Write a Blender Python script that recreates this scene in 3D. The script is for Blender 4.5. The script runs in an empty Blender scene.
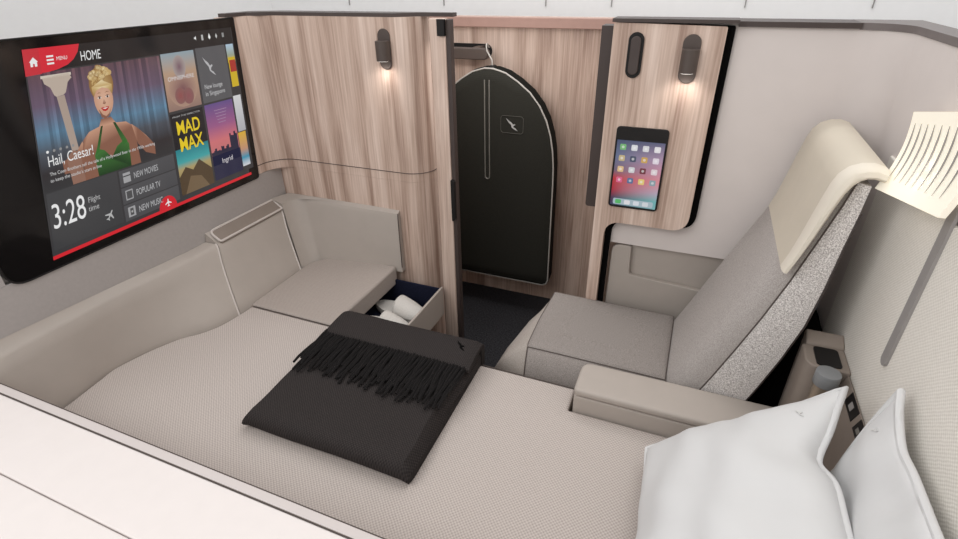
import bpy, bmesh, math, random
import numpy as np
from mathutils import Vector, Matrix
random.seed(4)
SC = bpy.context.scene
COL = SC.collection
PI = math.pi

# ------------------------------------------------------------------ camera, world, lights, exposure
cam_d = bpy.data.cameras.new('camera')
cam = bpy.data.objects.new('camera', cam_d)
COL.objects.link(cam)
cam_d.sensor_width = 36.0
cam_d.lens = 518.0 / 958.0 * 36.0
cam_d.clip_start = 0.02
right, down, fwd = Vector((.926, .378, -.014)), Vector((.176, -.463, -.869)), Vector((-.335, .802, -.495))
R3 = Matrix((right, -down, -fwd)).transposed()
q = R3.to_quaternion()
cam.rotation_mode = 'QUATERNION'
cam.rotation_quaternion = q
cam.location = (0, 0, 1.45)
SC.camera = cam

world = bpy.data.worlds.new('world')
SC.world = world
world.use_nodes = True
wb = world.node_tree.nodes['Background']
wb.inputs[0].default_value = (1.0, 0.99, 0.985, 1)
wb.inputs[1].default_value = 0.80

def area_light(name, loc, target, size, power, color=(1, 1, 1)):
    d = bpy.data.lights.new(name, 'AREA')
    d.shape = 'RECTANGLE'; d.size, d.size_y = size
    d.energy = power; d.color = color
    o = bpy.data.objects.new(name, d); COL.objects.link(o)
    o.location = loc
    o.rotation_euler = (Vector(target) - Vector(loc)).to_track_quat('-Z', 'Y').to_euler()
    return o
area_light('cabin_ceiling_light', (0.1, 1.5, 3.0), (-0.4, 0.8, 0.4), (1.6, 1.0), 13, (1, .985, .975))
area_light('added_right_wall_fill', (-1.3, -0.7, 2.4), (0.3, 1.2, 0.8), (2.0, 1.0), 25, (1, .985, .975))  # unseen fill added from the left to brighten the right wall
area_light('added_niche_fill', (-0.72, 1.72, 1.30), (-0.74, 2.1, 0.3), (.5, .06), 1.6, (1, .95, .92))  # added fill, hidden from view, that lifts the dark niche
area_light('added_cabin_wall_fill', (-0.5, 2.35, 2.75), (-0.5, 2.95, 1.4), (3.5, .15), 14, (1, 1, 1))  # added fill that whitens the cabin wall behind; no such fitting is seen

vs = SC.view_settings
vs.view_transform = 'Standard'; vs.look = 'None'; vs.gamma = 1.0; vs.use_curve_mapping = False
vs.exposure = -0.06

# ------------------------------------------------------------------ materials
def lin(c):
    c = c / 255.0
    return c / 12.92 if c <= .04045 else ((c + .055) / 1.055) ** 2.4
def rgb(r, g, b): return (lin(r), lin(g), lin(b), 1.0)

class NT:
    def __init__(s, name):
        s.m = bpy.data.materials.new(name); s.m.use_nodes = True
        s.t = s.m.node_tree; s.b = s.t.nodes['Principled BSDF']
    def n(s, typ, **kw):
        x = s.t.nodes.new(typ)
        for k, v in kw.items(): setattr(x, k, v)
        return x
    def l(s, a, b): s.t.links.new(a, b)
    def math(s, op, a, b=None):
        x = s.n('ShaderNodeMath', operation=op)
        for i, v in enumerate((a, b)):
            if v is None: continue
            if hasattr(v, 'is_linked'): s.l(v, x.inputs[i])
            else: x.inputs[i].default_value = v
        return x.outputs[0]

def plain(name, c, rough=.6, spec=.3, noise=.04, nscale=30., bump=0., metal=0.):
    N = NT(name); b = N.b
    geo = N.n('ShaderNodeNewGeometry')
    tx = N.n('ShaderNodeTexNoise'); tx.inputs['Scale'].default_value = nscale; tx.inputs['Detail'].default_value = 3
    N.l(geo.outputs['Position'], tx.inputs['Vector'])
    rp = N.n('ShaderNodeValToRGB')
    for i, f in ((0, 1 - noise), (1, 1 + noise)):
        rp.color_ramp.elements[i].color = (c[0] * f, c[1] * f, c[2] * f, 1)
    rp.color_ramp.elements[0].position = .3; rp.color_ramp.elements[1].position = .7
    N.l(tx.outputs['Fac'], rp.inputs[0]); N.l(rp.outputs[0], b.inputs['Base Color'])
    b.inputs['Roughness'].default_value = rough
    b.inputs['Specular IOR Level'].default_value = spec
    b.inputs['Metallic'].default_value = metal
    if bump:
        bp = N.n('ShaderNodeBump'); bp.inputs['Strength'].default_value = bump; bp.inputs['Distance'].default_value = .002
        N.l(tx.outputs['Fac'], bp.inputs['Height']); N.l(bp.outputs[0], b.inputs['Normal'])
    return N.m

def weave(name, ca, cb, period=.007, axes='xy', bump=.5, noise=.35):
    """woven cloth: two crossing thread directions"""
    N = NT(name); b = N.b
    geo = N.n('ShaderNodeNewGeometry')
    sp = N.n('ShaderNodeSeparateXYZ'); N.l(geo.outputs['Position'], sp.inputs[0])
    X, Y, Z = sp.outputs
    if axes == 'xy': a, c = X, Y
    elif axes == 'yz': a, c = Z, Y
    else: a, c = N.math('ADD', X, N.math('MULTIPLY', Z, .9)), Y
    k = 2 * PI / period
    tn = N.n('ShaderNodeTexNoise'); tn.inputs['Scale'].default_value = 60; tn.inputs['Detail'].default_value = 2
    N.l(geo.outputs['Position'], tn.inputs['Vector'])
    wob = N.math('MULTIPLY', tn.outputs['Fac'], 2.0)
    s1 = N.math('SINE', N.math('ADD', N.math('MULTIPLY', a, k), wob))
    s2 = N.math('SINE', N.math('ADD', N.math('MULTIPLY', c, k), wob))
    pr = N.math('MULTIPLY', s1, s2)
    h = N.math('ADD', N.math('MULTIPLY', pr, .5), .5)
    big = N.n('ShaderNodeTexNoise'); big.inputs['Scale'].default_value = 220; big.inputs['Detail'].default_value = 2
    N.l(geo.outputs['Position'], big.inputs['Vector'])
    f = N.math('ADD', N.math('MULTIPLY', h, 1 - noise), N.math('MULTIPLY', big.outputs['Fac'], noise))
    mx = N.n('ShaderNodeMix', data_type='RGBA')
    N.l(f, mx.inputs[0]); mx.inputs[6].default_value = ca; mx.inputs[7].default_value = cb
    N.l(mx.outputs[2], b.inputs['Base Color'])
    b.inputs['Roughness'].default_value = .9; b.inputs['Specular IOR Level'].default_value = .15
    bp = N.n('ShaderNodeBump'); bp.inputs['Strength'].default_value = bump; bp.inputs['Distance'].default_value = .0015
    N.l(f, bp.inputs['Height']); N.l(bp.outputs[0], b.inputs['Normal'])
    return N.m

def speck(name, ca, cb, scale=330, bump=.5):
    """fine woollen cloth: pale and dark flecks"""
    N = NT(name); b = N.b
    geo = N.n('ShaderNodeNewGeometry')
    tx = N.n('ShaderNodeTexNoise'); tx.inputs['Scale'].default_value = scale; tx.inputs['Detail'].default_value = 1
    N.l(geo.outputs['Position'], tx.inputs['Vector'])
    rp = N.n('ShaderNodeValToRGB'); e = rp.color_ramp.elements
    e[0].position = .34; e[0].color = ca; e[1].position = .66; e[1].color = cb
    N.l(tx.outputs['Fac'], rp.inputs[0]); N.l(rp.outputs[0], b.inputs['Base Color'])
    b.inputs['Roughness'].default_value = .92; b.inputs['Specular IOR Level'].default_value = .15
    bp = N.n('ShaderNodeBump'); bp.inputs['Strength'].default_value = bump; bp.inputs['Distance'].default_value = .0015
    N.l(tx.outputs['Fac'], bp.inputs['Height']); N.l(bp.outputs[0], b.inputs['Normal'])
    return N.m

def wood(name):
    N = NT(name); b = N.b
    geo = N.n('ShaderNodeNewGeometry')
    mp = N.n('ShaderNodeMapping'); mp.inputs['Scale'].default_value = (1, 1, .09)
    N.l(geo.outputs['Position'], mp.inputs[0])
    n1 = N.n('ShaderNodeTexNoise'); n1.inputs['Scale'].default_value = 26; n1.inputs['Detail'].default_value = 6; n1.inputs['Roughness'].default_value = .6
    n1.inputs['Distortion'].default_value = .5
    N.l(mp.outputs[0], n1.inputs['Vector'])
    mp2 = N.n('ShaderNodeMapping'); mp2.inputs['Scale'].default_value = (1, 1, .02)
    N.l(geo.outputs['Position'], mp2.inputs[0])
    n2 = N.n('ShaderNodeTexNoise'); n2.inputs['Scale'].default_value = 170; n2.inputs['Detail'].default_value = 3
    N.l(mp2.outputs[0], n2.inputs['Vector'])
    w = N.n('ShaderNodeTexWave', wave_type='RINGS', rings_direction='SPHERICAL')
    mp3 = N.n('ShaderNodeMapping'); mp3.inputs['Scale'].default_value = (1, 1, .07); mp3.inputs['Location'].default_value = (.55, 0, -.02)
    N.l(geo.outputs['Position'], mp3.inputs[0]); N.l(mp3.outputs[0], w.inputs['Vector'])
    w.inputs['Scale'].default_value = 9; w.inputs['Distortion'].default_value = 5; w.inputs['Detail'].default_value = 3; w.inputs['Detail Scale'].default_value = 1.4
    f = N.math('ADD', N.math('ADD', N.math('MULTIPLY', n1.outputs['Fac'], .42), N.math('MULTIPLY', n2.outputs['Fac'], .42)), N.math('MULTIPLY', w.outputs['Fac'], .16))
    rp = N.n('ShaderNodeValToRGB'); e = rp.color_ramp.elements
    e[0].position = .28; e[0].color = rgb(142, 114, 100)
    e[1].position = .72; e[1].color = rgb(230, 210, 197)
    m = e.new(.5); m.color = rgb(198, 174, 159)
    N.l(f, rp.inputs[0]); N.l(rp.outputs[0], b.inputs['Base Color'])
    b.inputs['Roughness'].default_value = .45; b.inputs['Specular IOR Level'].default_value = .35
    bp = N.n('ShaderNodeBump'); bp.inputs['Strength'].default_value = .12; bp.inputs['Distance'].default_value = .001
    N.l(f, bp.inputs['Height']); N.l(bp.outputs[0], b.inputs['Normal'])
    return N.m

def glow(name, c, strength, base=(0, 0, 0, 1)):
    N = NT(name); b = N.b
    b.inputs['Base Color'].default_value = base
    b.inputs['Emission Color'].default_value = c
    b.inputs['Emission Strength'].default_value = strength
    b.inputs['Roughness'].default_value = .5
    return N.m

def display(name, strength):
    N = NT(name); b = N.b
    at = N.n('ShaderNodeAttribute', attribute_name='Col')
    b.inputs['Base Color'].default_value = (.004, .004, .004, 1)
    N.l(at.outputs['Color'], b.inputs['Emission Color'])
    b.inputs['Emission Strength'].default_value = strength
    b.inputs['Roughness'].default_value = .12; b.inputs['Specular IOR Level'].default_value = .5
    return N.m

M = dict(
    wood=wood('oak_veneer'),
    taupe=plain('taupe_leather', rgb(176, 167, 159), .55, .3, .02, 18, .08),
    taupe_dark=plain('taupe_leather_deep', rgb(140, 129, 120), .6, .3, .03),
    strip=plain('edge_strip_grey', rgb(205, 197, 194), .5, .3, .01),
    taupe_light=plain('pale_piping', rgb(206, 198, 192), .55, .3, .02),
    grey=plain('grey_surround', rgb(172, 166, 163), .5, .35, .03, 90),
    wallbeige=plain('beige_wall_cloth', rgb(216, 208, 204), .75, .2, .015, 14),
    white=plain('white_laminate', rgb(228, 221, 218), .45, .3, .01),
    cabin=plain('cabin_white', rgb(240, 240, 240), .7, .2, .01),
    seam=plain('seam_dark', rgb(92, 84, 80), .8, .1),
    seam_soft=plain('seam_grey', rgb(150, 148, 146), .8, .1),
    trim=plain('dark_bronze_trim', rgb(70, 60, 57), .45, .4),
    trim_grey=plain('grey_trim', rgb(150, 146, 144), .45, .4),
    trim_mid=plain('mid_grey_trim', rgb(112, 104, 102), .45, .4),
    black=plain('black_plastic', rgb(24, 22, 22), .5, .3),
    shadow=plain('black_gap', rgb(14, 13, 13), .9, .05),
    bronze=plain('bronze_metal', rgb(82, 72, 67), .45, .4, .04, 40),
    glass=plain('black_glass', rgb(22, 20, 20), .08, .5, .0),
    carpet=plain('charcoal_carpet', rgb(50, 50, 53), .95, .1, .55, 160, .8),
    bed=weave('bed_cloth', rgb(152, 143, 137), rgb(212, 202, 196), .0085, 'xy'),
    ottoman=weave('ottoman_cloth', rgb(150, 140, 133), rgb(190, 180, 173), .006, 'xy', .4),
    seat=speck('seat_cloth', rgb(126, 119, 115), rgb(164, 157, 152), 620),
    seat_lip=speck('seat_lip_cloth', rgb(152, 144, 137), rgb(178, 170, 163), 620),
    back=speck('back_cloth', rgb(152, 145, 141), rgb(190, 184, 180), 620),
    wing=speck('wing_cloth', rgb(166, 160, 157), rgb(236, 232, 229), 420, .6),
    wallcloth=weave('wall_cloth', rgb(208, 203, 194), rgb(244, 240, 233), .0075, 'yz', .4, .4),
    cream=plain('cream_leather', rgb(205, 196, 180), .55, .3, .02, 16, .1),
    cream_edge=plain('cream_edge', rgb(222, 214, 200), .55, .3, .01),
    blanket=weave('blanket_wool', rgb(28, 25, 25), rgb(66, 61, 60), .0075, 'xy', .8, .3),
    blanket_edge=plain('blanket_dark_wool', rgb(26, 24, 24), .95, .1, .3, 200),
    fringe=plain('fringe_wool', rgb(30, 28, 28), .95, .15, .3, 240, .4),
    logo_black=plain('logo_black', rgb(8, 8, 8), .9, .1),
    bag=weave('bag_canvas', rgb(34, 34, 30), rgb(52, 51, 46), .006, 'yz', .3, .6),
    bag_side=plain('bag_gusset', rgb(26, 26, 23), .9, .1),
    silver=plain('silver_piping', rgb(176, 172, 166), .4, .5),
    zipper=plain('zipper_grey', rgb(120, 118, 112), .4, .5),
    navy=plain('navy_liner', rgb(30, 33, 50), .95, .1, .4, 220, .4),
    linen=plain('white_linen', rgb(211, 211, 211), .85, .15, .01, 8),
    slipper=plain('slipper_terry', rgb(214, 210, 204), .95, .1, .05, 250, .5),
    cap=plain('steel_cap', rgb(132, 134, 136), .35, .5, .02),
    bottle=plain('bottle_bronze', rgb(160, 146, 130), .3, .5, .02, 10, 0, .6),
    lamp_glow=glow('lamp_glow', (1, .95, .88, 1), 3),
    logo_pale=plain('logo_pale', rgb(206, 206, 204), .8, .1),
    logo_grey=plain('logo_grey', rgb(178, 178, 176), .8, .1),
)
# the lampshade is a warm translucent shade lit from inside
N = NT('lit_shade'); N.b.inputs['Base Color'].default_value = rgb(244, 238, 222)
N.b.inputs['Emission Color'].default_value = (1, .94, .80, 1); N.b.inputs['Emission Strength'].default_value = .26
N.b.inputs['Roughness'].default_value = .6
M['shade'] = N.m
M['display'] = display('lit_display', .85)
M['tablet'] = display('tablet_display', .8)

# ------------------------------------------------------------------ mesh helpers
def thing(name, label, cat, loc=(0, 0, 0), group=None):
    o = bpy.data.objects.new(name, None); COL.objects.link(o)
    o.empty_display_size = .05
    o.location = loc; o['label'] = label; o['category'] = cat
    if group: o['group'] = group
    return o

class B:
    def __init__(s): s.bm = bmesh.new()
    def box(s, x0, x1, y0, y1, z0, z1):
        v = [s.bm.verts.new((x, y, z)) for z in (z0, z1) for y in (y0, y1) for x in (x0, x1)]
        for f in ((0, 2, 3, 1), (4, 5, 7, 6), (0, 1, 5, 4), (2, 6, 7, 3), (0, 4, 6, 2), (1, 3, 7, 5)):
            s.bm.faces.new([v[i] for i in f])
        return s
    def prism(s, pts, axis, a, b):
        """outline pts extruded along axis from a to b: 'x' pts=(y,z), 'y' pts=(x,z), 'z' pts=(x,y)"""
        def P(p, t): return (t, *p) if axis == 'x' else ((p[0], t, p[1]) if axis == 'y' else (p[0], p[1], t))
        A = [s.bm.verts.new(P(p, a)) for p in pts]; C = [s.bm.verts.new(P(p, b)) for p in pts]
        n = len(pts)
        s.bm.faces.new(A); s.bm.faces.new(C[::-1])
        for i in range(n): s.bm.faces.new((A[i], C[i], C[(i + 1) % n], A[(i + 1) % n]))
        return s
    def loft(s, rings, closed=True, caps=True):
        V = [[s.bm.verts.new(p) for p in r] for r in rings]
        n = len(rings[0])
        for a, b in zip(V, V[1:]):
            for i in range(n if closed else n - 1):
                j = (i + 1) % n
                s.bm.faces.new((a[i], a[j], b[j], b[i]))
        if caps and closed:
            s.bm.faces.new(V[0][::-1]); s.bm.faces.new(V[-1])
        return s
    def tube(s, pts, r, closed=False, n=8, taper=None):
        pts = [Vector(p) for p in pts]; m = len(pts); rings = []
        ref = None
        for i, p in enumerate(pts):
            if closed: t = pts[(i + 1) % m] - pts[i - 1]
            else: t = pts[min(i + 1, m - 1)] - pts[max(i - 1, 0)]
            t.normalize()
            if ref is None: ref = t.orthogonal()
            ref = (ref - t * ref.dot(t)).normalized(); w = t.cross(ref)
            rr = r if taper is None else r * taper[i]
            rings.append([p + (ref * math.cos(2 * PI * k / n) + w * math.sin(2 * PI * k / n)) * rr for k in range(n)])
        if closed: rings.append(rings[0])
        if closed:
            V = [[s.bm.verts.new(p) for p in rr] for rr in rings[:-1]]; V.append(V[0])
            for a, b in zip(V, V[1:]):
                for i in range(n): s.bm.faces.new((a[i], a[(i + 1) % n], b[(i + 1) % n], b[i]))
            return s
        return s.loft(rings)
    def lathe(s, prof, c, n=32):
        rings = [[(c[0] + r * math.cos(2 * PI * k / n), c[1] + r * math.sin(2 * PI * k / n), c[2] + z) for k in range(n)] for r, z in prof]
        return s.loft(rings)
    def done(s, name, mat, parent=None, bevel=0., seg=3, smooth=True, kind=None, angle=40, subsurf=0, origin=None):
        bm = s.bm
        bmesh.ops.recalc_face_normals(bm, faces=bm.faces[:])
        off = Vector(parent_world(parent)) if parent else (Vector(origin) if origin else Vector((0, 0, 0)))
        bmesh.ops.translate(bm, verts=bm.verts[:], vec=-off)
        me = bpy.data.meshes.new(name); bm.to_mesh(me); bm.free()
        me.materials.append(M[mat] if isinstance(mat, str) else mat)
        o = bpy.data.objects.new(name, me); COL.objects.link(o)
        if parent: o.parent = parent
        elif origin: o.location = origin
        if bevel:
            md = o.modifiers.new('bevel', 'BEVEL'); md.width = bevel; md.segments = seg; md.limit_method = 'ANGLE'; md.angle_limit = math.radians(angle)
            md.harden_normals = False
        if subsurf:
            md = o.modifiers.new('sub', 'SUBSURF'); md.levels = md.render_levels = subsurf
        if smooth:
            me.shade_smooth()
            if not subsurf: me.set_sharp_from_angle(angle=math.radians(45))
        if kind: o['kind'] = kind
        return o
def parent_world(p):
    v = Vector((0, 0, 0))
    while p: v += p.location; p = p.parent
    return v

def rrect(x0, x1, z0, z1, r, n=6):
    out = []
    for cx, cz, a0 in ((x1 - r, z1 - r, 0), (x0 + r, z1 - r, 90), (x0 + r, z0 + r, 180), (x1 - r, z0 + r, 270)):
        for k in range(n + 1):
            a = math.radians(a0 + 90 * k / n); out.append((cx + r * math.cos(a), cz + r * math.sin(a)))
    return out
def round_poly(pts, rad, n=6):
    """pts [(x,y)], rad: one radius or a list; rounds each corner"""
    out = []; m = len(pts)
    for i in range(m):
        r = rad[i] if isinstance(rad, (list, tuple)) else rad
        p = Vector(pts[i]); a = Vector(pts[i - 1]) - p; b = Vector(pts[(i + 1) % m]) - p
        if r <= 0: out.append(tuple(p)); continue
        la, lb = a.length, b.length; a.normalize(); b.normalize()
        ang = a.angle(b); d = min(r / math.tan(ang / 2), la * .48, lb * .48); 
        s, e = p + a * d, p + b * d
        for k in range(n + 1):
            t = k / n; out.append(tuple((1 - t) ** 2 * s + 2 * t * (1 - t) * p + t * t * e))
    return out
def catmull(pts, n=6):
    P = [Vector(p) for p in pts]; P = [P[0] * 2 - P[1]] + P + [P[-1] * 2 - P[-2]]; out = []
    for i in range(1, len(P) - 2):
        a, b, c, d = P[i - 1:i + 3]
        for k in range(n):
            t = k / n
            out.append(.5 * ((2 * b) + (c - a) * t + (2 * a - 5 * b + 4 * c - d) * t * t + (3 * b - a - 3 * c + d) * t ** 3))
    out.append(P[-2]); return [tuple(v) for v in out]
KANG = [(0, 1), (.2, .83), (.42, .7), (.58, .52), (.76, .58), (.8, .5), (.66, .42), (.6, .3), (.8, .2), (1, 0), (.72, .13), (.5, .27), (.44, .48), (.2, .7)]

# ------------------------------------------------------------------ structure
def struct(name, bb, mat, **kw): return bb.done(name, mat, kind='structure', **kw)

struct('floor', B().box(-3.2, 2.2, -1.2, 3.4, -.05, 0), 'carpet', smooth=False)
struct('wall_cabin_back', B().box(-3.2, 2.2, 2.95, 3.05, 0, 2.6), 'cabin', smooth=False)
struct('wall_cabin_left', B().box(-2.75, -2.65, -.6, 2.95, 0, 2.6), 'cabin', smooth=False)
for i, (x, z0, z1) in enumerate([(-2.05, 1.3, 2.6), (-1.42, 1.3, 2.6), (-.83, 1.3, 2.6), (-.49, 1.3, 2.6), (.12, 1.3, 2.6), (.62, 1.3, 2.6)]):
    struct('trim_%d' % (i + 1), B().box(x, x + .004, 2.944, 2.95, z0, z1), 'seam_soft', smooth=False)

TX = -1.5
# left wall: grey surround, wood strip and fillet at the far end
struct('wall_left', B().box(-1.56, TX, .40, 1.56, 0, .800).box(-1.53, TX - .012, .40, 1.44, .80, 1.334), 'grey', bevel=.003)
struct('wall_left_surround', B().prism([(.40, .8), (.564, .8), (.564, 1.334), (.40, 1.334)], 'x', TX - .012, TX + .001), 'grey')
# wood back wall: fillet from the left wall, straight, then rounding away at the right end
def wall_plan(off=0.0):
    pts = [(TX - .02, 1.425), (TX + .001, 1.43)]
    r = .09
    for k in range(9):
        a = PI - k / 8 * PI / 2
        pts.append((TX + .001 + r + r * math.cos(a), 1.55 - r + r * math.sin(a)))
    pts.append((-.93, 1.55))
    for k in range(1, 9):
        a = -PI / 2 + k / 8 * PI / 2
        pts.append((-.93 + .085 * math.cos(a), 1.55 + .085 + .085 * math.sin(a)))
    pts += [(-.845, 1.645), (-1.53, 1.645), (-1.53, 1.425)]
    return pts
struct('wall_back_wood', B().prism(wall_plan(), 'z', .801, 1.338), 'wood')
struct('wall_back_lower', B().prism([(TX - .03, 1.55)] + wall_plan()[11:-1] , 'z', 0, .8005), 'wood')
sp = [(x, y, .833) for x, y in wall_plan()[1:-3]]
struct('trim_7', B().tube([(x, y - .0005, z) for x, y, z in sp], .0016, n=5), 'seam')
struct('trim_8', B().prism([(-1.50, 1.445), (-1.485, 1.52), (-1.40, 1.556), (-.93, 1.556), (-.86, 1.60), (-.742, 1.60), (-.742, 1.63), (-1.42, 1.63), (-1.53, 1.58), (-1.53, 1.445)], 'z', 1.338, 1.349), 'trim')
# door post with dark seal strip
struct('wall_back_post', B().box(-.796, -.742, 1.54, 1.565, 0, 1.338), 'wood', bevel=.004)
struct('trim_9', B().box(-.7415, -.727, 1.545, 1.572, 0, 1.335), 'trim', bevel=.002)
struct('trim_10', B().box(-.765, -.7415, 1.532, 1.545, 1.29, 1.336).prism(round_poly([(-.7415, .84), (-.7415, .68), (-.728, .69), (-.728, .83)], .006), 'y', 1.532, 1.552), 'black')
# niche
struct('wall_niche_back', B().box(-1.35, -.15, 2.2, 2.26, 0, 1.299), 'wood', smooth=False)
struct('wall_niche_left', B().box(-1.35, -1.30, 1.66, 2.2, 0, 1.299), 'wood', smooth=False)
struct('wall_niche_right', B().box(-.19, -.15, 1.60, 2.2, 0, 1.299), 'wood', smooth=False)
struct('trim_11', B().box(-1.30, -.19, 2.165, 2.1995, 1.262, 1.300), plain('rosy_header', rgb(176, 143, 132), .6), bevel=.003)
# right wood partition with its dark shadow border
part_out = [(-.241, 0), (-.241, 1.336), (.036, 1.330), (.036, .772), (-.205, .772), (-.205, 0)]
struct('wall_back_partition', B().prism(round_poly(part_out, [0, .006, .006, .05, .05, 0], 8), 'y', 1.525, 1.55), 'wood')
po2 = [(x + (.019 if i > 1 else -.001), z - (.002 if i in (3, 4) else 0)) for i, (x, z) in enumerate(part_out)]
struct('trim_12', B().prism(round_poly(po2, [0, .006, .006, .05, .05, 0], 8), 'y', 1.5505, 1.562), 'shadow')
struct('trim_13', B().prism(round_poly([(-.278, .80), (-.278, 1.325), (-.2415, 1.325), (-.2415, .80)], [.01, 0, 0, .01]), 'y', 1.56, 1.62), 'trim')
struct('trim_14', B().box(-.245, .06, 1.52, 1.60, 1.337, 1.3455).box(.06, .32, 1.552, 1.66, 1.328, 1.3405), 'trim')
# beige wall behind the chair, alcove below
struct('wall_back_beige', B().prism([(-.19, 1.563), (.308, 1.563)] + [(.308 + .1 * math.sin(a), 1.463 + .1 * math.cos(a)) for a in [k / 8 * PI / 2 for k in range(1, 9)]] + [(.46, 1.463), (.46, 1.66), (-.19, 1.66)], 'z', .685, 1.334), 'wallbeige')
# right wall
struct('wall_right', B().box(.408, .468, -.4, 1.463, 0, 1.336), 'wallbeige', smooth=False)
struct('wall_right_cloth', B().box(.402, .409, -.4, 1.34, .45, 1.10), 'wallcloth', bevel=.003)
tr = [(.318, 1.559)] + [(.308 + .1 * math.sin(a) - .002, 1.463 + .1 * math.cos(a) - .002) for a in [k / 8 * PI / 2 for k in range(3, 9)]] + [(.406, -.4), (.46, -.4), (.46, 1.66), (.318, 1.66)]
struct('trim_15', B().prism(tr, 'z', 1.326, 1.3408), 'trim_mid')
struct('trim_16', B().prism(rrect(.953, .978, .815, 1.20, .012), 'x', .397, .4025), 'trim_grey')

# ------------------------------------------------------------------ wall screen
t = thing('wall_screen', 'wide black wall screen showing a home menu with film posters', 'screen', (TX, 1.0, .79))
fr = [(.568, 1.334), (1.4735, 1.335), (1.4255, .792), (.568, .788)]
fr_r = round_poly(fr, [.05, .004, .012, .05], 8)
B().prism(fr_r, 'x', TX - .01, TX + .004).done('glass_front', 'glass', t, bevel=.0015)
B().tube([(TX + .003, y, z) for y, z in fr_r], .0028, closed=True, n=6).done('bezel', 'black', t)
UI = TX + .0052
SRC = [(0, 0), (1, 0), (1, 1), (0, 1)]
DST = [(.809, 1.311), (1.432, 1.308), (1.384, .815), (.680, .814)]
A_, b_ = [], []
for (x, y), (u, v) in zip(SRC, DST):
    A_ += [[x, y, 1, 0, 0, 0, -u * x, -u * y], [0, 0, 0, x, y, 1, -v * x, -v * y]]; b_ += [u, v]
HH = np.append(np.linalg.solve(np.array(A_, float), np.array(b_, float)), 1).reshape(3, 3)
def uv2yz(u, v):
    w = HH @ np.array((u, v, 1.0)); return w[0] / w[2], w[1] / w[2]

_txt = {}
def text_geo(s, bold=False):
    """triangles of a line of text, height of capitals about 1, left aligned at the origin"""
    key = (s, bold)
    if key in _txt: return _txt[key]
    cu = bpy.data.curves.new('txt', 'FONT'); cu.body = s; cu.size = 1.38
    if bold: cu.offset = .02
    o = bpy.data.objects.new('txt', cu); COL.objects.link(o)
    bpy.context.view_layer.update()
    me = o.evaluated_get(bpy.context.evaluated_depsgraph_get()).to_mesh()
    V = [tuple(v.co)[:2] for v in me.vertices]; F = [tuple(p.vertices) for p in me.polygons]
    bpy.data.objects.remove(o); bpy.data.curves.remove(cu)
    _txt[key] = (V, F)
    return V, F

class Flat:
    """flat graphics on a screen; mp(u, v, layer) gives the 3D point"""
    def __init__(s, mp): s.V, s.F, s.C, s.mp = [], [], [], mp
    def poly(s, pts, c, layer=0, cols=None):
        k = len(s.V)
        for i, p in enumerate(pts):
            s.V.append(s.mp(p[0], p[1], layer)); s.C.append(cols[i] if cols else c)
        s.F.append(tuple(range(k, k + len(pts)))); return s
    def rect(s, u0, v0, u1, v1, c, layer=0, bottom=None, rr=0):
        if rr: return s.poly(rrect(u0, u1, v0, v1, rr, 4), c, layer)
        if bottom is None: return s.poly([(u0, v0), (u1, v0), (u1, v1), (u0, v1)], c, layer)
        return s.poly([(u0, v0), (u1, v0), (u1, v1), (u0, v1)], c, layer, [c, c, bottom, bottom])
    def grad(s, u0, v0, u1, v1, stops, layer=0):
        for (a, ca), (b, cb) in zip(stops, stops[1:]):
            s.rect(u0, v0 + (v1 - v0) * a, u1, v0 + (v1 - v0) * b, ca, layer, cb)
        return s
    def ell(s, cu, cv, ru, rv, c, layer=0, n=20, a0=0, a1=360):
        return s.poly([(cu + ru * math.cos(math.radians(a0 + (a1 - a0) * k / n)), cv + rv * math.sin(math.radians(a0 + (a1 - a0) * k / n))) for k in range(n if a1 - a0 == 360 else n + 1)], c, layer)
    def text(s, txt, u, v, h, w, c, layer=5, bold=False):
        """baseline-left at (u,v), capital height h, total width w (in u)"""
        V, F = text_geo(txt, bold); mx = max(p[0] for p in V); k = len(s.V)
        for p in V: s.V.append(s.mp(u + p[0] / mx * w, v - p[1] * h, layer)); s.C.append(c)
        for f in F: s.F.append(tuple(i + k for i in f))
        return s
    def done(s, name, parent, mat):
        off = parent_world(parent)
        me = bpy.data.meshes.new(name)
        me.from_pydata([tuple(Vector(v) - off) for v in s.V], [], s.F)
        at = me.color_attributes.new('Col', 'FLOAT_COLOR', 'POINT')
        for i, c in enumerate(s.C): at.data[i].color = c
        me.materials.append(M[mat])
        o = bpy.data.objects.new(name, me); COL.objects.link(o); o.parent = parent
        return o
def tvmap(u, v, layer):
    y, z = uv2yz(u, v); return (UI + layer * .00025, y, z)
WHT, DK = rgb(245, 245, 245), rgb(62, 62, 64)
# base panel that carries everything on the display
f = Flat(tvmap); f.rect(0, 0, 1, 1, rgb(62, 61, 63)).rect(1, .0, 1.035, .96, rgb(60, 59, 61))
f.rect(0, 0, 1.03, .115, rgb(40, 38, 39), 1)
disp = f.done('display', t, 'display')
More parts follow.
